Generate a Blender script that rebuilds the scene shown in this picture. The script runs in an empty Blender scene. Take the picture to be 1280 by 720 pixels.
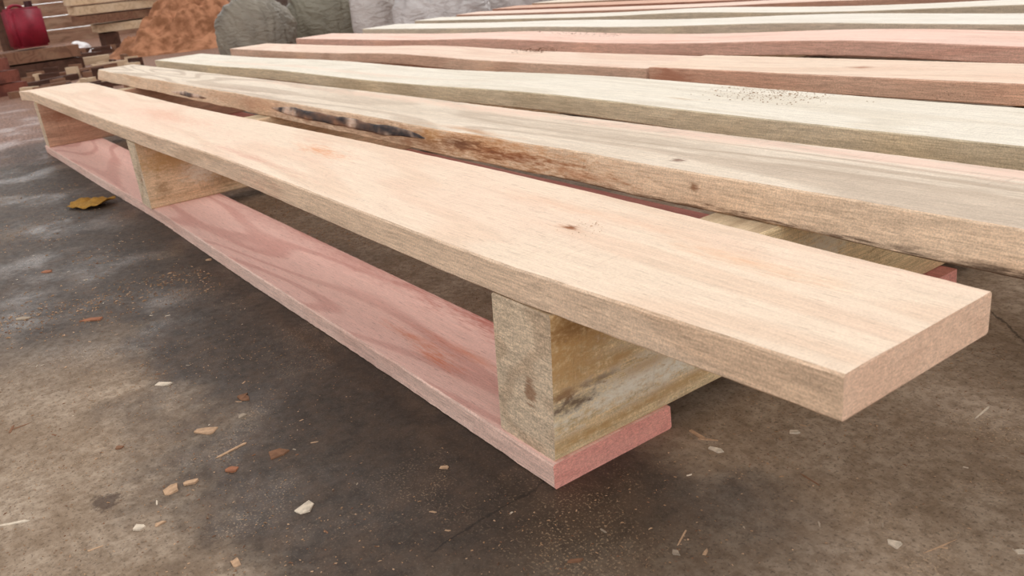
import bpy, bmesh, math, random
from mathutils import Vector, Matrix, noise
random.seed(7)
S=0.45
C=bpy.context.scene.collection
sc=bpy.context.scene
try: sc.view_settings.view_transform='Standard'
except Exception: pass
RW=Vector((.5838,.8053,-.1026)); DW=Vector((.2359,-.2892,-.9277)); FW=Vector((-.7769,.5175,-.3588))
# ---------------------------------------------------------------- camera
cam=bpy.data.cameras.new('camera'); co=bpy.data.objects.new('camera',cam); C.objects.link(co)
r=RW.normalized(); f=(FW-FW.dot(r)*r).normalized(); d=f.cross(r)
co.matrix_world=Matrix(((r.x,-d.x,-f.x,0),(r.y,-d.y,-f.y,0),(r.z,-d.z,-f.z,S),(0,0,0,1)))
cam.lens=36*1054/1280; cam.sensor_width=36; cam.clip_start=.01; cam.clip_end=200
cam.dof.use_dof=True; cam.dof.focus_distance=.95; cam.dof.aperture_fstop=14
sc.camera=co
def ray(px,py): return RW*((px-640)/1054)+DW*((py-360)/1054)+FW
def onz(px,py,z=0):
    q=ray(px,py); t=(z-1)/q.z; p=q*t; return Vector((p.x*S,p.y*S,z*S))
def att(px,py,t):
    p=ray(px,py)*t; return Vector((p.x*S,p.y*S,(1+p.z)*S))
# ---------------------------------------------------------------- nodes
class N:
    def __init__(s,name):
        s.m=bpy.data.materials.new(name); s.m.use_nodes=True; s.t=s.m.node_tree
        s.b=s.t.nodes['Principled BSDF']
        s.tc=s.t.nodes.new('ShaderNodeTexCoord').outputs['Object']
    def set(s,i,v):
        if isinstance(v,bpy.types.NodeSocket): s.t.links.new(v,i)
        else:
            if isinstance(v,(tuple,list)) and len(v)==3 and i.type=='RGBA': v=(*v,1)
            i.default_value=v
    def mapn(s,v,scale=(1,1,1),loc=(0,0,0),rot=(0,0,0)):
        n=s.t.nodes.new('ShaderNodeMapping'); s.set(n.inputs['Vector'],v)
        n.inputs['Scale'].default_value=scale; n.inputs['Location'].default_value=loc; n.inputs['Rotation'].default_value=rot
        return n.outputs[0]
    def noise(s,v,scale=1,detail=3,rough=.5,dist=0):
        n=s.t.nodes.new('ShaderNodeTexNoise'); s.set(n.inputs['Vector'],v); n.inputs['Scale'].default_value=scale
        n.inputs['Detail'].default_value=detail; n.inputs['Roughness'].default_value=rough; n.inputs['Distortion'].default_value=dist
        return n.outputs[0]
    def math(s,op,a,b=0,c=0):
        n=s.t.nodes.new('ShaderNodeMath'); n.operation=op; s.set(n.inputs[0],a); s.set(n.inputs[1],b); s.set(n.inputs[2],c); return n.outputs[0]
    def vm(s,op,a,b=(0,0,0)):
        n=s.t.nodes.new('ShaderNodeVectorMath'); n.operation=op; s.set(n.inputs[0],a); s.set(n.inputs[1],b)
        return n.outputs['Value'] if op=='LENGTH' else n.outputs[0]
    def rng(s,v,a,b,c=0.,d=1.):
        n=s.t.nodes.new('ShaderNodeMapRange'); n.interpolation_type='SMOOTHSTEP'
        s.set(n.inputs[0],v); 
        for k,x in enumerate((a,b,c,d)): n.inputs[k+1].default_value=x
        return n.outputs[0]
    def mix(s,f,a,b,mode='MIX'):
        n=s.t.nodes.new('ShaderNodeMix'); n.data_type='RGBA'; n.blend_type=mode
        s.set(n.inputs[0],f); s.set(n.inputs[6],a); s.set(n.inputs[7],b); return n.outputs[2]
    def sep(s,v):
        n=s.t.nodes.new('ShaderNodeSeparateXYZ'); s.set(n.inputs[0],v); return n.outputs
    def grey(s,v):
        n=s.t.nodes.new('ShaderNodeCombineColor')
        for i in range(3): s.set(n.inputs[i],v)
        return n.outputs[0]
    def bump(s,h,strength,dist=.001):
        n=s.t.nodes.new('ShaderNodeBump'); n.inputs['Strength'].default_value=strength; n.inputs['Distance'].default_value=dist
        s.set(n.inputs['Height'],h); s.t.links.new(n.outputs[0],s.b.inputs['Normal']); return n
    def out(s,col,rough=.6,spec=.3):
        s.set(s.b.inputs['Base Color'],col); s.set(s.b.inputs['Roughness'],rough); s.b.inputs['Specular IOR Level'].default_value=spec
        return s.m
def rgb(r,g,b):
    def f(c):
        c/=255; return c/12.92 if c<=.04045 else ((c+.055)/1.055)**2.4
    return (f(r),f(g),f(b))
def wood(name,c1,c2,c3,spots=(),rings=7,ringmix=.5,blotch=.6,axis='x',end=False,rough=.75,sawk=.5,fuzz=.2,seed=None,bumpk=.7,wst=(34,320),low=(.75,6),wamp=2.4,ringlo=-.1):
    n=N(name); rd=random.Random(seed if seed is not None else name)
    o=(rd.uniform(-9,9),rd.uniform(-9,9),rd.uniform(-9,9))
    X=axis=='x'
    def st(a,b): return (a,b,b) if X else (b,a,b)
    sl,sf,sb,ss=st(*low),st(26,520),st(2.2,7),(st(300,30))
    if end: sl,sf,sb,ss=(5,5,9),(160,160,700),(12,12,12),(14,14,380); ringmix*=.45; blotch*=.4
    lown=n.noise(n.mapn(n.tc,sl,o),1,2,.45,.3)
    rg=n.math('MULTIPLY',lown,rings*6.283*1.3)
    fine=n.noise(n.mapn(n.tc,sf,o),1,4,.65)
    med=n.noise(n.mapn(n.tc,st(7,150),o),1,3,.6)
    rg=n.math('ADD',rg,n.math('MULTIPLY',med,1.2))
    ring=n.rng(n.math('SINE',rg),ringlo,1.0)
    bl=n.rng(n.noise(n.mapn(n.tc,sb,(o[2],o[0],o[1])),1,4,.6),.42,.68)
    col=n.mix(n.math('MULTIPLY',ring,ringmix),c1,c2)
    col=n.mix(n.math('MULTIPLY',bl,blotch),col,c3)
    fib=n.math('MULTIPLY',n.rng(fine,.3,.7,1-fuzz*.7,1+fuzz*.35),n.rng(med,.3,.7,1-fuzz*.35,1+fuzz*.2))
    fz=n.noise(n.tc,560,3,.75)
    fib=n.math('MULTIPLY',fib,n.rng(fz,.3,.7,1-fuzz*.7,1+fuzz*.5))
    col=n.mix(1.0,col,n.grey(fib),'MULTIPLY')
    sp=st(50,560)
    if end: sp=(600,600,600)
    po=n.rng(n.noise(n.mapn(n.tc,sp,o),1,1,.5),.66,.74)
    col=n.mix(n.math('MULTIPLY',po,.38),col,tuple(c*.5 for c in c2))
    wob=n.noise(n.mapn(n.tc,tuple(3*k for k in sb)),1,4,.6)
    wob2=n.noise(n.mapn(n.tc,st(*wst)),1,5,.7)
    saw=n.noise(n.mapn(n.tc,ss,o),1,3,.6)
    sm=n.rng(n.noise(n.mapn(n.tc,st(9,14),o),1,3,.6),.45,.65)
    for (c,rad,sc_,stg,hard) in spots:
        v=n.vm('DIVIDE',n.vm('SUBTRACT',n.tc,c),rad)
        Ln=n.vm('LENGTH',v)
        Ln=n.math('ADD',Ln,n.math('MULTIPLY',n.math('SUBTRACT',wob,.5),1.3))
        Ln=n.math('ADD',Ln,n.math('MULTIPLY',n.math('SUBTRACT',wob2,.5),wamp))
        mk=n.math('MULTIPLY',n.rng(Ln,1.0,hard,0,1),stg)
        col=n.mix(mk,col,n.mix(n.rng(fine,.35,.65,0,.35),sc_,tuple(k*.75 for k in sc_)))
    col=n.mix(n.math('MULTIPLY',n.math('MULTIPLY',n.rng(saw,.5,.72),sm),.40*sawk),col,tuple(c*.62 for c in c2))
    h=n.math('ADD',n.math('MULTIPLY',n.math('MULTIPLY',saw,sawk),n.rng(sm,0,1,.35,1)),n.math('ADD',n.math('MULTIPLY',fine,.5),n.math('MULTIPLY',fz,.6)))
    n.bump(h,bumpk,.0010)
    return n.out(col,rough,.12)
def flat(name,c,c2=None,scale=60,rough=.7,bump=.4,dist=.002,spec=.3):
    n=N(name); a=n.noise(n.tc,scale,4,.6)
    n.bump(a,bump,dist)
    return n.out(n.mix(n.rng(a,.35,.65),c,c2 or tuple(x*.6 for x in c)),rough,spec)
# ---------------------------------------------------------------- object helpers
def link(name,bm,mats,parent=None,loc=(0,0,0),smooth=False,recalc=True):
    if recalc: bmesh.ops.recalc_face_normals(bm,faces=bm.faces[:])
    me=bpy.data.meshes.new(name); bm.to_mesh(me); bm.free()
    for m in (mats if isinstance(mats,(list,tuple)) else [mats]): me.materials.append(m)
    if smooth:
        for p in me.polygons: p.use_smooth=True
    o=bpy.data.objects.new(name,me); C.objects.link(o); o.location=loc
    if parent: o.parent=parent
    return o
def tag(o,label,cat,group=None,kind=None):
    if label: o['label']=label
    if cat: o['category']=cat
    if group: o['group']=group
    if kind: o['kind']=kind
    return o
def nz(x,y=0,z=0): return noise.noise(Vector((x,y,z)))
def plank(name,a0,a1,f,b,z0,th,mats,loc,axis='x',n=200,ff=None,fb=None,hz=None,c=.004,jit=.0010,parent=None,skew=0,slant=None,seed=0,ny=6,edge=0,shear=0):
    bm=bmesh.new(); rd=random.Random(seed); rings=[]
    for i in range(n+1):
        u=i/n; a=a0+(a1-a0)*u
        F=f+(ff(a) if ff else 0); B=b+(fb(a) if fb else 0); Z=z0+(hz(a) if hz else 0); T=Z+th
        F+=.0010*nz(a*30,seed)+edge*nz(a*9,seed,3)
        sl=slant(a) if slant else 0
        pts=[(F+c+sl,Z),(F+sl,Z+c),(F+sl*.45+edge*1.2*nz(a*7,seed,9),Z+th*.5),(F,T-c),(F+c,T)]
        for k in range(1,ny): pts.append((F+(B-F)*k/ny,T))
        pts+=[(B-c,T),(B,T-c),(B,Z+c),(B-c,Z)]
        ring=[]
        for j,(y,z) in enumerate(pts):
            e=1 if j<5 or j>=4+ny else .25
            y+=rd.uniform(-jit,jit)*e+shear*(z-Z)/th
            if z>Z+.001: z+=rd.uniform(-jit,jit)*.4*e
            aa=a+(skew*(y-f) if i in (0,n) else 0)+(rd.uniform(-jit,jit) if i in (0,n) else 0)
            p=(aa,y,z) if axis=='x' else (y,aa,z)
            ring.append(bm.verts.new(((p[0]-loc[0])*S,(p[1]-loc[1])*S,(p[2]-loc[2])*S)))
        rings.append(ring)
    m=len(rings[0])
    for i in range(n):
        for j in range(m):
            k=(j+1)%m
            fc=bm.faces.new((rings[i][j],rings[i][k],rings[i+1][k],rings[i+1][j]))
            fc.material_index=1 if (j<4 or 4+ny<=j<7+ny) else 0
    for rr in (rings[0],rings[-1]):
        fc=bm.faces.new(rr); fc.material_index=2
    return link(name,bm,mats,parent,[v*S for v in loc])
ZR=.058; ZS=.386; TB=.0715
def L(loc,x,y,z): return ((x-loc[0])*S,(y-loc[1])*S,(z-loc[2])*S)
# ---------------------------------------------------------------- floor
n=N('wet_shaded_concrete'); tc=n.tc
big=n.noise(tc,1.6,3,.5); mid=n.noise(tc,9,6,.7,.4); fin=n.noise(tc,90,4,.7); gr=n.noise(tc,420,2,.6); m28=n.noise(tc,28,5,.7)
base=n.mix(n.rng(mid,.35,.65),rgb(170,151,131),rgb(140,119,98))
base=n.mix(n.rng(m28,.45,.65,0,.45),base,rgb(116,95,76))
base=n.mix(n.rng(fin,.35,.7,0,.7),base,rgb(112,92,73))
xyz=n.sep(tc)
yy=n.math('DIVIDE',xyz[1],S); xx=n.math('DIVIDE',xyz[0],S)
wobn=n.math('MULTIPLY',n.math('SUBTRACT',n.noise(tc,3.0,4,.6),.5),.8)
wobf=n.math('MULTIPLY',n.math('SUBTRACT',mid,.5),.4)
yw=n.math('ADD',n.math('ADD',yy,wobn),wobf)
band=n.math('MULTIPLY',n.rng(yw,.14,.44),n.rng(yw,1.2,.95))  # wet strip and the pallet's cast shadow, painted together as one dark band
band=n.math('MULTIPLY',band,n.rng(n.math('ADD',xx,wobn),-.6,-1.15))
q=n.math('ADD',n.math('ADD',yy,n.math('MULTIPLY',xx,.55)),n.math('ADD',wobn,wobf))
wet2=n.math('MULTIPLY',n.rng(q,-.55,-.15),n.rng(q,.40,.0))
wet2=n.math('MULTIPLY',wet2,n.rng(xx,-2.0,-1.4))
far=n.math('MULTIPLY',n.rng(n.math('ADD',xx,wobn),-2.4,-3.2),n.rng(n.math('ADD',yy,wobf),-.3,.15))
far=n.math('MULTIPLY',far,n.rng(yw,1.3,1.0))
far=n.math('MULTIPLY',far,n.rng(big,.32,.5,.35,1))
wet=n.math('MAXIMUM',band,n.math('MAXIMUM',n.math('MULTIPLY',wet2,.66),far))  # mask holds real wetness plus the painted shadow band
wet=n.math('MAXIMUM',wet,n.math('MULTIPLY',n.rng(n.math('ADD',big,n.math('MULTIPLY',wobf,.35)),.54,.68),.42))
base=n.mix(n.math('MULTIPLY',wet,.93),base,n.mix(n.rng(n.math('ADD',m28,wobf),.35,.7),rgb(43,33,28),rgb(74,58,47)))  # wet tones, darkened further to paint in the shade beside the runner
dusty=n.rng(n.noise(tc,5,5,.7),.48,.7)
spk=n.rng(gr,.56,.64)
base=n.mix(n.math('MULTIPLY',n.math('MULTIPLY',n.rng(dusty,0,1,.14,1),spk),.5),base,rgb(196,166,134))
base=n.mix(n.math('MULTIPLY',n.rng(n.noise(tc,300,1,.5),.60,.68),.4),base,rgb(48,36,28))
fd=n.rng(n.math('ADD',xx,n.math('MULTIPLY',wobn,3)),-6.5,-9.0)
base=n.mix(n.math('MULTIPLY',fd,.85),base,n.mix(n.rng(fin,.4,.6),rgb(150,106,84),rgb(90,61,49)))
def crack(x0,y0,x1,y1,w,stg):
    global base
    dx,dy=x1-x0,y1-y0; l=math.hypot(dx,dy)
    dd=n.math('ADD',n.math('MULTIPLY',n.math('SUBTRACT',xx,x0),dy/l),n.math('MULTIPLY',n.math('SUBTRACT',yy,y0),-dx/l))
    dd=n.math('ABSOLUTE',n.math('ADD',dd,n.math('MULTIPLY',n.math('SUBTRACT',mid,.5),.09)))
    al=n.math('DIVIDE',n.math('ADD',n.math('MULTIPLY',n.math('SUBTRACT',xx,x0),dx/l),n.math('MULTIPLY',n.math('SUBTRACT',yy,y0),dy/l)),l)
    mk=n.math('MULTIPLY',n.rng(dd,w,w*.3),n.math('MULTIPLY',n.rng(al,-.02,.02),n.rng(al,1.02,.98)))
    base=n.mix(n.math('MULTIPLY',mk,stg),base,rgb(25,20,17))
a=onz(680,600); b_=onz(540,690); crack(a.x/S,a.y/S,b_.x/S,b_.y/S,.004,.6)
a=onz(1225,372); b_=onz(1290,440); crack(a.x/S,a.y/S,b_.x/S,b_.y/S,.004,.6)
a=onz(135,626); v=n.vm('DIVIDE',n.vm('SUBTRACT',tc,(a.x,a.y,0)),(.024,.018,.05)); Lp=n.math('ADD',n.vm('LENGTH',v),n.math('MULTIPLY',n.math('SUBTRACT',n.noise(tc,60,4,.7),.5),3.0))
base=n.mix(n.rng(Lp,1.0,.5,0,.75),base,rgb(66,48,38))
pud=n.rng(n.noise(tc,5,4,.55),.44,.68,.14,.42)
rough=n.math('SUBTRACT',n.rng(fin,.3,.7,.74,.9),n.math('MULTIPLY',wet,pud))
hh=n.math('ADD',n.math('MULTIPLY',mid,1.2),n.math('ADD',n.math('MULTIPLY',fin,.5),n.math('MULTIPLY',gr,.25)))
n.bump(n.math('MULTIPLY',hh,n.rng(wet,0,1,1,.35)),.6,.003)
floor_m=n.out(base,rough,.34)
bm=bmesh.new()
vs=[bm.verts.new(v) for v in ((-16,-8,0),(5,-8,0),(5,12,0),(-16,12,0))]; bm.faces.new(vs)
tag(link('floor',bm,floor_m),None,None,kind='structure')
bm=bmesh.new()
for k in range(6):
    z0=k*.2
    bmesh.ops.create_cube(bm,size=1,matrix=Matrix.Translation((-15.6+random.uniform(-.01,.01),2,z0+.097))@Matrix.Diagonal((.06,19.8,.194,1)))
tag(link('wall_back',bm,wood('wall_wood',rgb(150,114,94),rgb(104,76,60),rgb(180,150,126),axis='y')),None,None,kind='structure')

# ---------------------------------------------------------------- runners
lr=(-4.2,1.0,0)
redst=rgb(222,126,84)
run_top=wood('pink_wood_top',rgb(244,202,190),rgb(196,126,116),rgb(243,206,193),rings=11,ringmix=.42,blotch=.35,fuzz=.13,seed='runE',sawk=.35,low=(.5,3.0),ringlo=.35,
  spots=[(L(lr,-3.6,1.20,ZR),(2.4,.060,.04),rgb(208,138,126),.6,-.3),(L(lr,-1.7,1.16,ZR),(.30,.040,.04),rgb(190,106,92),.75,-.2),
         (L(lr,-1.80,.925,ZR),(.08,.012,.03),redst,.9,-.5),(L(lr,-1.93,.95,ZR),(.12,.012,.03),redst,.8,-.5),(L(lr,-1.75,1.0,ZR),(.14,.010,.03),redst,.55,-.5)])
run_side=wood('pink_wood_side',rgb(240,202,186),rgb(212,160,146),rgb(242,214,200),rings=4,ringmix=.4,fuzz=.28)
run_end=wood('pink_wood_end',rgb(240,168,154),rgb(218,138,126),rgb(242,182,168),end=True,fuzz=.22)
rb=plank('bottom_board',-7.40,-1.178,.835,1.168,0,ZR,[run_top,run_side,run_end],lr,ff=lambda a:.006*nz(a*.8,3)-.055*min(1,max(0,(-a-4.2)/3)),seed=1,edge=.0015,n=300)
tag(rb,'pink sawn board lying flat on the floor under the near ends of the bearers','board','pink bottom boards')
for i,(y0,y1,x1,lab) in enumerate([(1.93,2.285,-1.14,'pink bottom board glimpsed through the gap between first and second top boards'),(4.1,4.45,-1.2,'third pink bottom board hidden in shade under the middle of the stack'),(6.3,6.65,-1.2,'fourth pink bottom board hidden in shade under the back of the stack')]):
    l2=(-4.2,(y0+y1)/2,0)
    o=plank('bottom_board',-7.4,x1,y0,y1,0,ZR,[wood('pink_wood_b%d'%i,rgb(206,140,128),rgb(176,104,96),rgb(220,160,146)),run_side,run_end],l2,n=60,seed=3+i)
    tag(o,lab,'board','pink bottom boards')
# ---------------------------------------------------------------- bearers
mold=rgb(96,68,44); brn=rgb(200,156,102); wht=rgb(252,243,226); brk=rgb(146,106,66)
def bearer(x0,x1,label,spots,seed,cols,y0=.838,shear=0):
    l=((x0+x1)/2,4.4,ZR)
    sp=[(L(l,*c),tuple(k for k in rd_),cc,st,h) for c,rd_,cc,st,h in spots]
    side=wood('bearer_side%d'%seed,*cols,spots=sp,axis='y',rings=6,ringmix=.4,fuzz=.34,sawk=1.0,bumpk=1.0,wst=(90,170),wamp=2.8,rough=.92)
    top=wood('bearer_top%d'%seed,rgb(206,182,150),rgb(170,144,114),rgb(190,166,136),axis='y')
    en=wood('bearer_end%d'%seed,rgb(232,208,180),rgb(186,154,124),rgb(216,192,164),end=True,rings=5,ringmix=1.0,blotch=1.0,fuzz=.40,sawk=1.0,bumpk=1.0,
        spots=[(L(l,(x0+x1)/2+.03,y0,ZR+.14),(.010,.03,.018),rgb(140,92,60),.7,.3)])
    o=plank('bearer',y0,8.9,x0,x1,ZR,ZS-ZR,[top,side,en],l,axis='y',n=60,seed=seed,c=.005,ny=2,shear=shear)
    return tag(o,label,'beam','bearers under the boards')
X1=-1.182
bearer(X1-.192,X1,'nearest square bearer with dark mould and a white patch on its side',[
  ((X1,1.0,.335),(.08,.20,.04),brn,.85,-.1),((X1,.90,.26),(.08,.07,.05),brn,.8,-.1),((X1,1.02,.345),(.08,.12,.014),brk,.7,-.1),
  ((X1,1.05,.155),(.08,.17,.035),wht,.85,-.1),((X1,1.25,.21),(.08,.14,.06),wht,.9,.0),((X1,1.14,.27),(.08,.05,.012),brk,.6,.1),
  ((X1,.90,.175),(.08,.045,.012),mold,.85,.0),((X1,.97,.205),(.08,.03,.006),mold,.6,.0),((X1,.87,.205),(.08,.03,.007),brk,.8,.0),
  ((X1,1.02,.235),(.08,.07,.012),brn,.85,-.1),((X1,1.22,.10),(.08,.12,.012),brn,.8,-.1),((X1,.95,.09),(.08,.10,.012),brn,.85,-.1),((X1,1.1,.19),(.08,.07,.012),brn,.7,-.2),((X1,1.3,.30),(.08,.04,.012),brk,.6,-.1),
  ((X1,1.7,.30),(.05,.06,.05),wht,.6,.0),((X1,1.95,.28),(.05,.05,.04),brk,.6,.0),((X1,2.15,.3),(.05,.05,.05),wht,.7,.0)],11,
  (rgb(240,214,172),rgb(212,176,130),rgb(228,196,150)),y0=.846,shear=.028)
X2=-4.32
bearer(X2-.17,X2,'middle bearer with brown streaks, second from the near end',[
  ((X2,1.0,.28),(.05,.09,.04),brn,.8,.0),((X2,1.2,.15),(.05,.05,.04),brk,.6,.0),((X2,.9,.15),(.05,.03,.03),brk,.6,.0),((X2,1.1,.2),(.05,.06,.04),wht,.6,.0)],12,
  (rgb(236,204,168),rgb(200,158,120),rgb(220,184,146)),y0=.826)
X3=-7.22
bearer(X3-.17,X3,'farthest bearer under the drooping far ends of the boards',[
  ((X3,1.0,.28),(.05,.10,.03),rgb(160,110,84),.7,.0)],13,(rgb(206,164,138),rgb(162,120,98),rgb(186,144,120)),y0=.79)

# ---------------------------------------------------------------- top boards
def tb(i,x0,x1,yf,yb,label,ct,cs,ce,spots=(),ff=None,fb=None,hz=None,slant=None,skew=0,n=200,th=TB,rings=6,ringmix=.45,blotch=.5,sidespots=(),sawk=.6,dz=0,fuzz=.18,edge=.001):
    l=((x0+x1)/2,(yf+yb)/2,ZS)
    sp=[(L(l,*c),rr,cc,st,h) for c,rr,cc,st,h in spots]
    ss=[(L(l,*c),rr,cc,st,h) for c,rr,cc,st,h in sidespots]
    mt=[wood('board%d_top'%i,*ct,spots=sp,rings=rings,ringmix=ringmix,blotch=blotch,sawk=sawk,fuzz=fuzz),
        wood('board%d_side'%i,*cs,spots=ss,rings=5,ringmix=.45,fuzz=.30,sawk=.5,bumpk=1.0),
        wood('board%d_end'%i,*ce,end=True,fuzz=.22,sawk=.7)]
    o=plank('timber_board',x0,x1,yf,yb,ZS+dz,th,mt,l,ff=ff,fb=fb,hz=hz,slant=slant,skew=skew,n=n,seed=20+i,edge=edge)
    return tag(o,label,'board','boards laid across the bearers'),l
ZT=ZS+TB
kn=rgb(104,50,22); org=rgb(222,146,94)
beige_end=(rgb(236,200,174),rgb(212,170,144),rgb(238,208,184))
b1,_=tb(1,-8.15,-.572,.880,1.243,'frontmost peach board with a small knot, its sawn end nearest the camera',
  (rgb(236,213,190),rgb(221,188,162),rgb(238,206,184)),(rgb(240,210,182),rgb(212,176,144),rgb(238,204,178)),beige_end,
  spots=[((-1.36,1.075,ZT),(.012,.0065,.02),kn,.97,.35),
         ((-1.36,1.075,ZT),(.03,.012,.02),rgb(180,120,76),.5,.0),
         ((-2.72,1.09,ZT),(.12,.026,.03),org,.8,-.1),((-2.95,1.16,ZT),(.12,.02,.03),rgb(206,140,110),.3,-.2),
         ((-.95,1.13,ZT),(.12,.020,.03),rgb(228,166,118),.55,-.6),((-1.4,1.17,ZT),(.2,.02,.03),rgb(224,168,130),.4,-.5),
         ((-5.0,1.02,ZT),(1.4,.09,.03),rgb(236,192,172),.5,-.3),((-4.5,1.05,ZT),(.4,.04,.03),rgb(220,156,124),.35,-.2),((-2.9,.9,ZT),(.35,.015,.03),rgb(206,134,112),.45,-.2)],
  ff=lambda a:-.036*min(1,max(0,-a-.57)/.7)-.054*(max(0,-a-1.27)/7.0)+.004*nz(a*.9,1),fb=lambda a:.05*math.exp(-((a+1.7)/1.0)**2)-.02*(max(0,-a-.57)/7.6)+.006*nz(a*.9,7),
  ringmix=.45,blotch=.5,fuzz=.13,
  hz=lambda a:.001+max(0.0,.015*math.exp(-((a+3.0)/1.0)**2))-(.05*max(0,(-a-7.5))),
  sidespots=[((-2.6,.87,ZS+.04),(.12,.03,.02),rgb(206,130,106),.4,-.1)])
def f2(a): return .018*nz(a*1.3,11)+.008*nz(a*4,5)
TB2=.084
def s2(a): return -.022-.010*nz(a*2,2)
b2,l2=tb(2,-8.75,-.02,1.522,1.90,'second board with wavy bark edge and grey streaked grain, lying behind the frontmost board',
  (rgb(230,214,195),rgb(182,160,140),rgb(214,195,174)),(rgb(242,212,182),rgb(206,164,128),rgb(232,194,160)),(rgb(200,170,140),rgb(160,124,94),rgb(210,180,150)),
  spots=[((-1.55,1.60,ZT),(.016,.010,.03),kn,.8,.2),((-1.6,1.72,ZT),(1.4,.045,.05),rgb(180,160,140),.6,-.3),((-1.2,1.86,ZT),(1.2,.030,.05),rgb(240,206,188),.8,.0),((-3.6,1.84,ZT),(1.2,.03,.05),rgb(236,206,184),.7,.0),
         ((-2.5,1.56,ZT),(.22,.015,.03),rgb(196,140,92),.6,-.1),((-5,1.6,ZT),(.6,.03,.03),rgb(150,110,90),.3,-.1)],
  ff=f2,fb=lambda a:-.05*max(0,(-a-4)/5)+.01*nz(a,9),slant=s2,rings=7,ringmix=.6,n=400,th=TB2,hz=lambda a:.001,edge=.005,
  sidespots=[((-2.30,1.51,ZS+.042),(.36,.05,.034),rgb(216,146,82),.92,-.3),((-2.22,1.51,ZS+.038),(.22,.05,.014),rgb(138,70,42),.85,-.2),((-2.50,1.51,ZS+.05),(.09,.05,.012),rgb(96,52,36),.85,-.1),
             ((-2.68,1.51,ZS+.06),(.06,.05,.02),rgb(206,150,90),.8,.0),((-1.85,1.51,ZS+.02),(.16,.05,.011),rgb(190,122,80),.6,-.3),((-1.42,1.51,ZS+.05),(.010,.05,.006),rgb(130,80,46),.8,.3),
             ((-3.3,1.5,ZS+.03),(.9,.05,.026),rgb(140,102,78),.8,-.3),((-4.2,1.5,ZS+.05),(.7,.05,.02),rgb(200,150,120),.6,.0),
             ((-.55,1.5,ZS+.004),(.42,.05,.009),rgb(60,42,32),.85,.0),((-1.55,1.5,ZS+.003),(.3,.05,.006),rgb(104,74,54),.8,.0)])
bk=N('bark'); a1=bk.noise(bk.mapn(bk.tc,(40,120,120)),1,5,.7); a2=bk.noise(bk.mapn(bk.tc,(9,14,14),(3,1,2)),1,3,.5); a3=bk.noise(bk.mapn(bk.tc,(6,14,14),(7,1,2)),1,3,.5)
cb=bk.mix(bk.rng(a1,.4,.62),rgb(46,42,46),rgb(86,70,64)); cb=bk.mix(bk.rng(a3,.45,.62),cb,bk.mix(bk.rng(a1,.4,.6),rgb(160,116,88),rgb(120,84,64))); cb=bk.mix(bk.rng(a2,.50,.66),cb,bk.mix(bk.rng(a1,.4,.6),rgb(228,200,180),rgb(204,170,146))); bk.bump(bk.math('ADD',a1,a2),.4,.0012); bark_m=bk.out(cb,.6,.3)
def bark(x0,x1,zlo,zhi,parent,l,sd):
    bm=bmesh.new(); nn=int((x1-x0)*90); rows=6; g=[]
    for i in range(nn+1):
        a=x0+(x1-x0)*i/nn; e=min(1,min(i,nn-i)/30)**.7
        sl=s2(a)
        zl=zlo+.008*nz(a*4,sd)+.001*nz(a*22,sd); zh=zhi+.014*nz(a*3.3,sd+4)+.002*nz(a*19,sd+2)
        zm=(zl+zh)/2; zl=zm+(zl-zm)*e; zh=zm+(zh-zm)*e
        row=[]
        for j in range(rows):
            u=j/(rows-1); z=zl+(zh-zl)*u
            k=min(1,max(0,1-z/TB2)); F=1.522+f2(a)+.005*nz(a*9,22,3)+sl*k
            out=.0025+.0012*math.sin(math.pi*u)*e*(1+.6*nz(a*10,u*3,sd))
            row.append(bm.verts.new(((a-l[0])*S,(F-out-l[1])*S,(max(z,.0015)+.001)*S)))
        row2=[bm.verts.new((v.co.x,v.co.y+.016*S,v.co.z)) for v in (row[-1],row[0])]
        g.append(row+row2)
    m=len(g[0])
    for i in range(nn):
        for j in range(m):
            k=(j+1)%m
            bm.faces.new((g[i][j],g[i][k],g[i+1][k],g[i+1][j]))
    bm.faces.new(g[0]); bm.faces.new(g[-1])
    o=link('bark',bm,bark_m,parent,smooth=True); o['label']='dark strip of bark left on the edge'; return o
bark(-4.3,-2.72,.026,.064,b2,l2,1)
bark(-6.2,-5.4,.014,.040,b2,l2,8)
def bow(c1,w1,h1,c2=-6,w2=1,h2=0): return lambda a:.001+h1*math.exp(-((a-c1)/w1)**2)+h2*math.exp(-((a-c2)/w2)**2)
h3=bow(-2.9,1.0,.02,-5.8,1.0,.015); h4=bow(-5.6,.9,.02); h6=bow(-2.5,.9,.03,-5.5,.9,.02)
tb(3,-9.1,.2,2.15,2.59,'third board, wide pale cream with olive toned side and sawdust on top',(rgb(235,225,209),rgb(215,201,181),rgb(225,214,196)),(rgb(222,203,172),rgb(186,166,134),rgb(224,208,182)),(rgb(190,176,140),rgb(160,140,104),rgb(200,186,150)),
  ff=lambda a:-.02*max(0,(-a-4)/5)+.008*nz(a,21),spots=[((-2.2,2.3,ZT),(.05,.01,.02),rgb(180,140,90),.6,.0),((-6,2.3,ZT),(1.5,.03,.02),rgb(240,212,192),.6,.0)],ringmix=.45,hz=h3)
tb(4,-9.2,-3.02,2.92,3.33,'fourth board back, peach left-hand length ending at a butt joint',(rgb(238,212,192),rgb(223,186,164),rgb(240,204,185)),(rgb(228,192,168),rgb(198,154,130),rgb(220,178,152)),beige_end,
  ff=lambda a:.008*nz(a,31),hz=h4)
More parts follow.
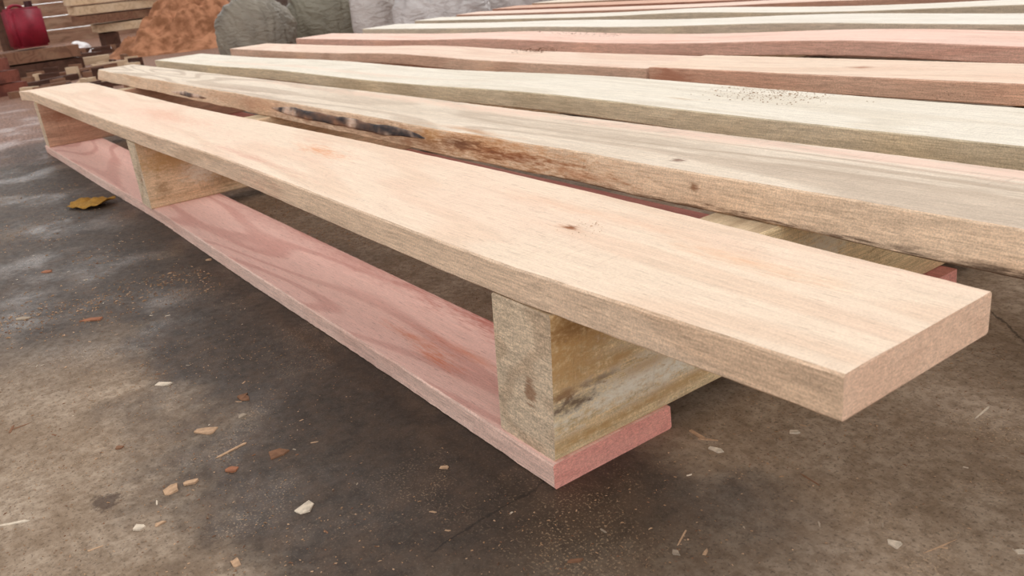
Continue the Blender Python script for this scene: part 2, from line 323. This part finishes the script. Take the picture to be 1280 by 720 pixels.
tb(5,-2.98,.5,2.90,3.30,'fourth board back, peach right-hand length with a red-brown cut end at the joint',(rgb(238,214,192),rgb(222,188,163),rgb(238,201,178)),(rgb(234,188,162),rgb(208,154,128),rgb(232,196,170)),(rgb(150,84,58),rgb(110,60,40),rgb(170,104,76)),
  ff=lambda a:.008*nz(a,41),spots=[((-2.0,3.1,ZT),(.04,.02,.02),rgb(150,80,40),.7,.0)],dz=.012,sidespots=[((-2.85,2.9,ZS+.04),(.10,.03,.05),rgb(184,122,96),.75,.1)])
tb(6,-9.3,.6,3.70,4.14,'fifth board back, salmon pink with a reddish side',(rgb(242,208,191),rgb(230,184,165),rgb(242,214,199)),(rgb(232,186,166),rgb(212,158,138),rgb(230,182,160)),beige_end,
  ff=lambda a:.012*nz(a,51),spots=[((-4,3.8,ZT),(.4,.02,.03),rgb(220,144,112),.5,-.2)],ringmix=.45,hz=h6)
tb(7,-9.3,.7,4.52,4.98,'sixth board back, whitish cream with a grey side',(rgb(240,232,220),rgb(224,212,196),rgb(232,223,208)),(rgb(222,206,184),rgb(194,176,152),rgb(222,208,186)),beige_end,
  ff=lambda a:.010*nz(a,61),n=80,hz=bow(-3.4,.9,.02,-6,.8,.01))
tb(8,-9.4,.8,5.28,5.64,'seventh board back, narrow and whitish',(rgb(240,232,219),rgb(224,212,196),rgb(231,222,207)),(rgb(212,194,170),rgb(186,166,142),rgb(214,196,172)),beige_end,n=80,hz=bow(-2.2,.9,.02,-5,.8,.02))
tb(9,-9.4,.8,5.88,6.24,'eighth board back, cream with pink tint',(rgb(242,216,200),rgb(226,190,170),rgb(238,212,194)),(rgb(204,160,138),rgb(170,124,106),rgb(198,152,128)),beige_end,n=60,hz=bow(-4,1.2,.02))
tb(10,-9.5,.8,6.5,6.9,'ninth board back, reddish brown near the top of the photo',(rgb(226,184,162),rgb(200,150,126),rgb(230,194,170)),(rgb(176,124,102),rgb(146,102,84),rgb(176,124,102)),beige_end,n=60,hz=bow(-3,1,.025))
tb(11,-9.5,.8,7.15,7.55,'tenth board back, pale cream',(rgb(238,224,206),rgb(222,202,180),rgb(232,216,194)),(rgb(190,152,126),rgb(154,118,96),rgb(184,146,118)),beige_end,n=60,hz=bow(-5,1,.02))
tb(12,-9.5,.8,7.8,8.2,'rearmost board of the stack, pink toned',(rgb(234,196,176),rgb(212,166,144),rgb(234,200,178)),(rgb(170,122,102),rgb(144,102,84),rgb(170,126,102)),beige_end,n=60)

# ---------------------------------------------------------------- chips
chipm={}
def cm(key):
    if key not in chipm:
        c={'white':rgb(214,198,178),'tan':rgb(192,158,128),'brown':rgb(134,98,76),'orange':rgb(160,108,82),'dark':rgb(70,46,34),'grey':rgb(166,150,132),'yellow':rgb(178,134,66),'dust':rgb(166,132,102)}[key]
        chipm[key]=flat('chip_'+key,c,tuple(x*.72 for x in c),140,.8,.5,.001,.08)
    return chipm[key]
def chip(p,ln,wd,ang,key,label,name='wood_chip',group=None,z=0,th=None,cat='wood chip'):
    rd=random.Random((round(p.x,4),round(p.y,4)).__hash__()); bm=bmesh.new(); k=rd.randint(5,8); th=th or min(.0012,wd*.15)
    bot=[];top=[]
    stick=ln>4*wd
    for i in range(k):
        a=2*math.pi*i/k+rd.uniform(-.35,.35); ca,sa=math.cos(a),math.sin(a)
        e=.5
        x=ln/2*math.copysign(abs(ca)**e,ca)*rd.uniform(.6,1.1); y=wd/2*math.copysign(abs(sa)**e,sa)*rd.uniform(.45,1.2)
        if stick: y+=ln*.05*math.sin(x/ln*3)
        bot.append(bm.verts.new((x,y,0))); top.append(bm.verts.new((x*.97,y*.96,th*rd.uniform(.6,1.8))))
    bm.faces.new(bot); bm.faces.new(top)
    for i in range(k): bm.faces.new((bot[i],bot[(i+1)%k],top[(i+1)%k],top[i]))
    o=link(name,bm,cm(key),None,(p.x,p.y,p.z)); o.rotation_euler=(0,0,ang)
    return tag(o,label,cat,group)
def mpp(p): return (Vector((0,0,S))-p).length/1054
CH=[ (205,480,20,9,.2,'white','small whitish chip on the grey floor left of the shadow band'),
(258,540,34,16,.1,'tan','largest tan chip on the floor at lower left, thin and flat'),
(348,567,26,18,-.6,'brown','rust brown chip just right of the tan chip'),
(383,635,26,18,.6,'white','squarish whitish chip on the wet dark floor'),
(290,587,16,10,0,'orange','orange brown chip between the tan chip and the whitish chip'),
(240,604,22,9,.5,'tan','thin tan flake below the largest tan chip'),
(215,612,18,14,.9,'tan','second tan flake beside the thin tan flake'),
(115,400,30,10,.2,'orange','flat orange bark flake on the light floor at left'),
(305,497,14,16,1.0,'brown','small brown chip above the large tan chip'),
(303,520,12,9,1.0,'grey','small grey chip below a brown chip'),
(175,660,14,12,.3,'white','pale chip near the lower left below the dark pit'),
(200,655,18,5,1.1,'tan','narrow tan sliver near the lower left'),
(295,703,12,14,1.0,'tan','tan chip at the bottom edge of the photo'),
(992,540,16,8,.2,'white','whitish chip to the right of the pink board end'),
(895,563,10,14,1.1,'white','pale splinter chip below the overhanging board'),
(1118,680,12,16,1.0,'white','pale chip at lower right of the floor'),
(845,692,12,7,.3,'grey','grey chip at the bottom below the bearer'),
(718,702,22,7,.4,'brown','brown sliver at the bottom centre'),
(1275,690,14,9,.4,'white','whitish chip at the right edge of the photo'),
(58,340,14,7,.2,'orange','small orange flake on the far left floor'),
(262,325,10,6,.2,'tan','tiny tan chip in the wet strip near the pink board'),
(555,585,12,6,.2,'tan','tan chip in the dark wet area near the board corner'),
(150,560,10,6,.2,'brown','small brown chip left of the tan chip'),
(30,398,18,8,.2,'grey','grey flake on the left edge of the floor')]
for x,y,l_,w_,a_,k_,lab in CH:
    p=onz(x,y); m_=mpp(p); chip(p,l_*m_*1.0,w_*m_*1.3,a_+.6,k_,lab)
ST=[((262,575),(312,553),4,'tan','thin tan stick beside the rust brown chip'),
((0,656),(40,652),6,'white','pale stick entering from the left edge near the bottom'),
((8,545),(20,530),3,'brown','short upright-leaning twig at the left edge'),
((10,538),(42,528),2.5,'brown','fine brown twig at the left edge'),
((858,532),(886,556),6,'tan','tan splinter on the floor right of the bearer'),
((872,548),(900,552),4,'tan','crossing tan splinter on the floor right of the bearer'),
((1215,523),(1243,507),4,'white','pale splinter on the floor under the overhanging end'),
((1152,690),(1200,676),2.5,'tan','fine tan splinter at the lower right'),
((845,682),(862,660),3,'tan','thin splinter at the bottom right of centre'),
((105,690),(132,682),3,'tan','small splinter in the lower left corner'),
((880,695),(884,684),5,'tan','short stubby splinter at the bottom'),
((1000,590),(1030,612),2.5,'brown','fine brown splinter right of the pink board end')]
for (x0,y0),(x1,y1),w_,k_,lab in ST:
    p0,p1=onz(x0,y0),onz(x1,y1); p=(p0+p1)/2; d_=p1-p0
    chip(p,d_.length,w_*mpp(p),math.atan2(d_.y,d_.x),k_,lab,'splinter',cat='splinter')
# dry leaf
p=onz(115,257); bm=bmesh.new(); g=[]
for i in range(15):
    u=i/14; row=[]
    for j in range(11):
        v=j/10; w_=.078*(math.sin(math.pi*(.12+.76*u))**.4)*(1+.15*nz(u*5,3+round(v)*5))
        row.append(bm.verts.new(((u-.5)*.11+.008*nz(v*4,u*2),(v-.5)*w_,.003+.006*(1-abs(v-.5)*2)+.012*nz(u*4,v*4,5)+.008*u**2)))
    g.append(row)
for i in range(14):
    for j in range(10): bm.faces.new((g[i][j],g[i+1][j],g[i+1][j+1],g[i][j+1]))
zmin=min(v.co.z for v in bm.verts)
for v in bm.verts: v.co.z-=zmin
o=link('dry_leaf',bm,cm('yellow'),None,(p.x,p.y,0),True); o.rotation_euler=(0,0,.6)
so=o.modifiers.new('s','SOLIDIFY'); so.thickness=.0012; so.offset=1
tag(o,'curled mustard yellow dry leaf on the wet floor beside the pink board','leaf')
rd=random.Random(3); cnt=0
def free(x,y):
    for (y0,y1) in ((.76,1.2),(1.9,2.3)):
        if y0<y<y1 and x<-1.12: return False
    for xb in (X1,X2,X3):
        if y>.76 and xb-.21<x<xb+.03: return False
    return True
def inview(x,y):
    q=Vector((x*S,y*S,-S)); fz=q.dot(f)
    if fz<=0: return False
    ix=640+1054*q.dot(r)/fz; iy=360+1054*q.dot(d)/fz
    return 0<ix<1280 and 0<iy<720
while cnt<170:
    x=rd.uniform(-5.5,-.1); y=rd.uniform(-1.2,1.5)
    if not free(x,y) or not inview(x,y) or (y>.8 and x<-1.1): continue
    cnt+=1; s_=rd.uniform(.0013,.0036)
    chip(Vector((x*S,y*S,0)),s_*rd.uniform(1,3.4),s_*.7,rd.uniform(0,6.28),rd.choice(['white','tan','tan','brown','tan','grey']),'tiny loose wood crumb scattered on the concrete floor',group='tiny wood crumbs on the floor',name='wood_crumb',cat='wood crumb')
def flakes(name,pts,size,mats,label,loc=(0,0,0)):
    bm=bmesh.new(); rd=random.Random(name+label)
    for (x,y,z) in pts:
        mi=rd.randrange(len(mats))
        s_=size*rd.uniform(.4,1.5)*(1.8 if x<-3*S and not loc[2] else 1); a=rd.uniform(0,6.28); e=rd.uniform(.15,.8); vs=[]
        if rd.random()<.08: s_*=2; e*=.4
        ca,sa=math.cos(a),math.sin(a)
        for (u,v) in ((-1,-e),(1,-e*.6),(.8,e),(-.7,e*.8)):
            vs.append(bm.verts.new((x+s_*(u*ca-v*sa),y+s_*(u*sa+v*ca),z+.0002)))
        t_=bm.verts.new((x,y,z+s_*.4+.0003))
        for i in range(4): bm.faces.new((vs[i],vs[(i+1)%4],t_)).material_index=mi
    return tag(link(name,bm,mats,None,loc,recalc=False),label,'sawdust',kind='stuff')
def cloud(n_,x0,x1,y0,y1,rd,thr=.0,fq=2.2):
    out=[]
    while len(out)<n_:
        x=rd.uniform(x0,x1); y=rd.uniform(y0,y1)
        if not free(x,y): continue
        if nz(x*fq,y*fq,5)+.35*nz(x*9,y*9)+rd.uniform(-.6,.6)<thr: continue
        out.append((x*S,y*S,0))
    return out
rd=random.Random(11)
pts=cloud(15000,-3.4,.2,-.6,2.0,rd,-.05)+cloud(3500,-7.5,-3,-.6,.75,rd,.1)+cloud(6000,-4.2,-1.4,1.2,1.9,rd,-.1)
flakes('sawdust',pts,.00085,[cm('dust'),cm('brown'),cm('tan'),cm('dust')],'fine sawdust and shavings sprinkled over the concrete floor')
def clump2(px,py,rx,ry,n_,key,lab,size,hz):
    c=onz(px,py,ZT); rd=random.Random(lab); pts=[]
    for _ in range(n_):
        dx=rd.gauss(0,rx); pts.append((dx*S,rd.gauss(0,ry)*S,(hz(c.x/S+dx)+.001)*S))
    return flakes('sawdust',pts,size,[cm(key)],lab,(c.x,c.y,c.z))
clump2(965,120,.12,.08,420,'dust','sprinkle of sawdust on the pale cream third board',.0012,h3)
clump2(1188,119,.06,.03,40,'brown','dark crumbs of sawdust near the back of the pale third board at right',.0012,h3)
clump2(672,64,.10,.05,260,'brown','brown sawdust crumbs on the left-hand peach board',.002,h4)
clump2(735,45,.25,.04,90,'brown','brown crumbs on the far salmon board',.002,h6)
clump2(735,285,.03,.02,30,'tan','few sawdust grains by the knot on the frontmost board',.0009,lambda a:.003)

# ---------------------------------------------------------------- background
def sack(px,py,t,sx,sy,sz,rot,c1,c2,label,sd,ex=.75,top=.8,fk=1.0):
    p=att(px,py,t); bm=bmesh.new(); nu,nv=140,70
    rows=[]
    for j in range(1,nv):
        ph=math.pi*j/nv; row=[]
        for i in range(nu):
            th=2*math.pi*i/nu
            def pw(v,e): return math.copysign(abs(v)**e,v)
            v=Vector((pw(math.sin(ph),ex)*pw(math.cos(th),.85),pw(math.sin(ph),ex)*pw(math.sin(th),.8),pw(math.cos(ph),top)))
            q=Vector((v.x*sx/.2,v.y,v.z))
            w1=nz(q.x*.9+sd,q.y*1.1,q.z*1.1)
            fold=1-abs(nz(q.x*2.4+sd+w1*2+q.z*1.6,q.y*.8,sd+q.z*.5))*2
            fold2=1-abs(nz(q.x*4+q.z*7+w1*3,q.y*1.2,sd))*2
            k=1+.06*w1-fk*.06*max(0,fold-.5)**1.5*2.5-fk*.03*max(0,fold2-.5)*2
            droop=1-.45*max(0,nz(q.x*.7+sd*3,1.5)+.1)*(1 if v.z>0 else 0)
            # the two gathered ends of the sack sink lower than its belly
            droop*=1-.25*max(0,abs(v.x)-.5)*(1 if v.z>0 else 0)
            row.append(bm.verts.new((v.x*sx*k,v.y*sy*k,max(v.z*sz*k*droop,-sz*.55)+sz*.55)))
        rows.append(row)
    for j in range(nv-2):
        for i in range(nu):
            k=(i+1)%nu; bm.faces.new((rows[j][i],rows[j+1][i],rows[j+1][k],rows[j][k]))
    bm.faces.new(rows[0]); bm.faces.new(rows[-1])
    n=N('sack_cloth%d'%sd); a=n.noise(n.tc,4,2,.5,.4); w=n.noise(n.mapn(n.tc,(10,16,24),(0,0,0),(0,.5,.4)),1,3,.5,1.5); n.bump(w,.8,.02)
    m=n.out(n.mix(n.rng(a,.3,.7),c1,c2),.45,.35)
    o=link('sack',bm,m,None,(p.x,p.y,0),True); o.rotation_euler=(0,0,rot)
    return tag(o,label,'sack','filled sacks behind the boards')
RA=.94
sack(316,20,13.5,.30,.17,.27,RA,rgb(138,129,115),rgb(112,104,93),'grey-olive sack with creases lying against the sawdust pile, leftmost of the sacks',1)
sack(366,8,17.8,.30,.2,.40,RA,rgb(84,66,56),rgb(66,52,45),'very dark brown sack behind the leftmost sack',2)
sack(405,15,14.7,.31,.17,.34,RA,rgb(138,132,116),rgb(112,106,92),'greenish grey sack between the dark sack and the pale sacks',3)
sack(466,10,13.6,.16,.15,.36,RA,rgb(196,188,184),rgb(170,160,154),'small pale grey sack standing beside the greenish sack',4,.7,.7)
sack(552,6,12.6,.33,.17,.31,RA,rgb(206,200,198),rgb(180,173,171),'silvery white crumpled sack right of the pale grey sack',5,.6,.8,1.4)
sack(652,0,13.7,.40,.17,.33,RA,rgb(198,190,187),rgb(172,163,160),'longer silvery sack lying behind the far ends of the back boards',6,.6,.8,1.4)
sack(770,-10,12.5,.32,.17,.28,RA,rgb(190,178,170),rgb(160,146,138),'greyish brown sack at the right end of the row, mostly above the photo',7)
bm=bmesh.new(); nu,nr=140,70
ctr=att(240,50,18.3); rows=[]
for j in range(nr+1):
    rr=j/nr; row=[]
    for i in range(nu):
        a=2*math.pi*i/nu; R_=.76+.14*nz(math.cos(a)*1.5,math.sin(a)*1.5,3)
        x=math.cos(a)*rr*R_; y=math.sin(a)*rr*R_
        z=(.50+.30*y)*(1-rr**1.5)+(.24*nz(x*2.6,y*2.6,1)+.13*nz(x*7,y*7,1)+.03*nz(x*22,y*22,1))*min(1,(1-rr)*3)
        row.append(bm.verts.new((x,y,max(z,0) if j<nr else 0)))
    rows.append(row)
for j in range(nr):
    for i in range(nu):
        k=(i+1)%nu
        bm.faces.new((rows[j][i],rows[j][k],rows[j+1][k],rows[j+1][i]))
bmesh.ops.remove_doubles(bm,verts=bm.verts[:],dist=.0005)
tag(link('sawdust_pile',bm,flat('sawdust_brown',rgb(178,126,96),rgb(126,84,60),9,.95,.6,.02,.05),None,(ctr.x,ctr.y,0),True),'heap of orange-brown sawdust behind the far ends of the boards','sawdust pile',kind='stuff')
def box(name,c,sx,sy,sz,rot,mats,label=None,cat=None,group=None,parent=None,rx=0):
    bm=bmesh.new(); bmesh.ops.create_cube(bm,size=1,matrix=Matrix.Diagonal((sx,sy,sz,1)))
    bmesh.ops.subdivide_edges(bm,edges=bm.edges[:],cuts=3,use_grid_fill=True)
    for v in bm.verts: v.co+=Vector((0,nz(v.co.x*3,c[1]),nz(v.co.x*4,c[0])))*.012*min(1,sz*8)
    zmin=min(v.co.z for v in bm.verts)
    for v in bm.verts: v.co.z-=zmin
    o=link(name,bm,mats,parent,c); o.rotation_euler=(rx,0,rot)
    if label: tag(o,label,cat,group)
    return o
oldw=wood('old_wood',rgb(136,98,78),rgb(94,66,54),rgb(154,122,98)); oldw2=wood('old_wood_pale',rgb(212,184,152),rgb(174,142,114),rgb(220,196,168)); oldd=wood('old_wood_dark',rgb(88,60,49),rgb(56,40,33),rgb(102,74,62))
labs=['bottom','second','third','top']
c=att(172,30,22.5)
for k in range(2):
    box('support_block',(c.x,c.y-.35+.75*k,0),.24,.16,.16,.1,oldd,['dark block under the left end of the background timber stack','dark block under the right end of the background timber stack'][k],'block','supports of the background timber stack')
for k in range(4):
    box('stacked_plank',(c.x+random.uniform(-.03,.03),c.y+random.uniform(-.12,.12),.178+k*.108),.35,1.3+random.uniform(-.35,.1),.09,random.uniform(-.1,.1)+.2*(k==1),[oldw2,oldw,oldw2][k%3] ,labs[k]+' plank of the pale timber stack in the upper left background','plank','background timber stack')
c=att(40,62,15.0)
for k in range(2):
    box('timber_baulk',(c.x,c.y,k*.104),.3,.62,.09,.15-.1*k,[oldd,oldw][k],['lower dark baulk under the red can','upper brown baulk carrying the red can'][k],'timber','baulks under the red can')
jc=bpy.data.objects.new('jerrycan',None); C.objects.link(jc); jc.location=(c.x,c.y,.212); jc.rotation_euler=(0,0,.4)
tag(jc,'dark red plastic jerrycan with cap and handle in the upper left background','jerrycan')
red=flat('red_plastic',rgb(146,30,50),rgb(116,22,38),8,.5,.05,spec=.3); blk=flat('dark_cap',rgb(60,20,22),None,20,.4)
bm=bmesh.new(); bmesh.ops.create_cube(bm,size=1,matrix=Matrix.Translation((0,0,.15))@Matrix.Diagonal((.17,.25,.30,1)))
bmesh.ops.bevel(bm,geom=bm.edges[:],offset=.018,segments=4,affect='EDGES')
link('body',bm,red,jc,smooth=True)
def tube(bm,pts,rad,k=10):
    rs=[]
    for i,p_ in enumerate(pts):
        t_=(pts[min(i+1,len(pts)-1)]-pts[max(i-1,0)]).normalized(); a=Vector((1,0,0)) if abs(t_.x)<.9 else t_.orthogonal().normalized()
        b=t_.cross(a).normalized(); rs.append([bm.verts.new(p_+rad*(a*math.cos(2*math.pi*j/k)+b*math.sin(2*math.pi*j/k))) for j in range(k)])
    for i in range(len(rs)-1):
        for j in range(k): bm.faces.new((rs[i][j],rs[i][(j+1)%k],rs[i+1][(j+1)%k],rs[i+1][j]))
    bm.faces.new(rs[0]); bm.faces.new(rs[-1])
bm=bmesh.new()
tube(bm,[Vector((0,-.10+.12*i/12,.290+.03*math.sin(math.pi*i/12)**.4)) for i in range(13)],.012); link('handle',bm,red,jc,smooth=True)
bm=bmesh.new(); tube(bm,[Vector((0,.075,.28)),Vector((0,.075,.315)),Vector((0,.075,.317)),Vector((0,.075,.345))],.030,16); link('cap',bm,blk,jc)
c=att(6,40,17); box('timber_post',(c.x,c.y,0),.09,.09,1.0,.3,oldd,'dark upright post at the upper left corner','post')
brick=flat('brick_red',rgb(132,76,62),rgb(96,54,44),25,.85)
for k in range(3):
    c=att(0,95,11.6); box('brick',(c.x+.02*k,c.y-.03*k,k*.076),.12,.24,.07,.2+.3*k,brick,['lowest red brick at the left edge','middle red brick at the left edge','top red brick at the left edge'][k],'brick','bricks at the left edge')
sl=[(95,66,16.2,.5,.09,.03,.2,1),(104,78,14,.55,.06,.02,.9,0),(100,58,17.8,.4,.1,.03,-.5,2),(88,56,19,.4,.08,.04,1.3,0),(138,72,14.8,.30,.05,.02,.4,1),(60,90,12.6,.45,.05,.02,1.0,2),(130,84,13.2,.3,.06,.02,-.2,0),(128,50,20.2,.4,.08,.03,.1,2),(35,112,11.3,.22,.05,.018,.6,0),(105,90,12.0,.3,.04,.015,1.5,1)]
wheres=['beside the baulks','in the middle of the scrap heap','at the back of the scrap heap','below the red can','near the sawdust pile','closest to the far board end','just behind the far end of the frontmost board','under the timber stack','by the left edge bricks','crossing the front of the scrap heap']
for k,(px,py,t,l_,w_,h_,a_,mi) in enumerate(sl):
    c=att(px,py,t); 
    box('wood_offcut',(c.x,c.y,0.0),l_,w_,h_*2,a_+1.2,[oldw,oldw2,oldd][mi],'%s wood offcut %s'%(['brown','pale','dark'][mi],wheres[k]),'offcut','wood offcuts in the background')
rd=random.Random(21); used=[]
LP=[(92,38,21),(66,46,20.4),(118,44,19.4)]
blk_=[(att(a,60,b).x,att(a,60,b).y,w) for a,b,w in [(p_[0],p_[2],p_[3]/2) for p_ in sl]+[(40,15,.4),(92,21,.14),(66,20.4,.14),(118,19.4,.14),(172,22.5,.8),(0,11.6,.2)]]+[(ctr.x,ctr.y,.92)]
for k in range(80):
    for _ in range(80):
        px=rd.uniform(15,165); t=rd.uniform(10.5,20.5); c=att(px,60,t); l_=rd.uniform(.06,.22)
        if all((c.x-a)**2+(c.y-b)**2>(l_/2+w)**2 for a,b,w in used+blk_):
            used.append((c.x,c.y,l_/2)); break
    else: continue
    box('scrap_strip',(c.x,c.y,0),l_,.03,rd.uniform(.02,.08),rd.uniform(0,3),rd.choice([oldw,oldw2,oldd,oldd]),'small scrap strip of wood littering the ground near the red can','scrap','scrap strips on the ground')
wm=flat('white_rubble',rgb(244,240,240),rgb(210,202,202),20,.6)
for k,(px,py,t) in enumerate(LP):
    bm=bmesh.new(); bmesh.ops.create_icosphere(bm,subdivisions=3,radius=.065)
    for v in bm.verts: v.co*=1+.7*nz(v.co.x*18+k,v.co.y*18,v.co.z*18); v.co.z=max(v.co.z*.6,-.03)+.03
    c=att(px,py,t); 
    o=link('white_lump',bm,wm,None,(c.x,c.y,0),False); tag(o,['larger white crumpled lump behind the red can','left small white crumpled lump beside the red can','right small white crumpled lump before the timber stack'][k],'rubble','white lumps in the background')
    o.scale=(1.1,1.5,1.0+.7*(k==0))

# ---------------------------------------------------------------- light
w=bpy.data.worlds.new('world'); sc.world=w; w.use_nodes=True; t=w.node_tree
bg=t.nodes['Background']; tcw=t.nodes.new('ShaderNodeTexCoord')
def lobe(dir_,a,b,c0,c1):
    dp=t.nodes.new('ShaderNodeVectorMath'); dp.operation='DOT_PRODUCT'; t.links.new(tcw.outputs['Generated'],dp.inputs[0]); dp.inputs[1].default_value=Vector(dir_).normalized()
    mr=t.nodes.new('ShaderNodeMapRange'); mr.interpolation_type='SMOOTHSTEP'; t.links.new(dp.outputs['Value'],mr.inputs[0])
    for k,v in enumerate((a,b,c0,c1)): mr.inputs[k+1].default_value=v
    return mr.outputs[0]
def add(a,b):
    ad=t.nodes.new('ShaderNodeMath'); ad.operation='ADD'; t.links.new(a,ad.inputs[0]); t.links.new(b,ad.inputs[1]); return ad.outputs[0]
s_=add(lobe((-.95,.15,.25),.84,.99,0,1.3),lobe((-.5,.6,.6),-.2,1,.40,.76))
s_=add(s_,lobe((.75,-.62,.2),.3,.95,0,1.35))
t.links.new(s_,bg.inputs[1]); bg.inputs[0].default_value=(1,.985,.97,1)
sn=bpy.data.lights.new('sun','SUN'); sn.energy=1.4; sn.angle=math.radians(26); sn.color=(1,.98,.955)
so_=bpy.data.objects.new('sun',sn); C.objects.link(so_); so_.location=(-2,3,4)
so_.rotation_euler=Vector((.12,-.95,-1.2)).to_track_quat('-Z','Y').to_euler()
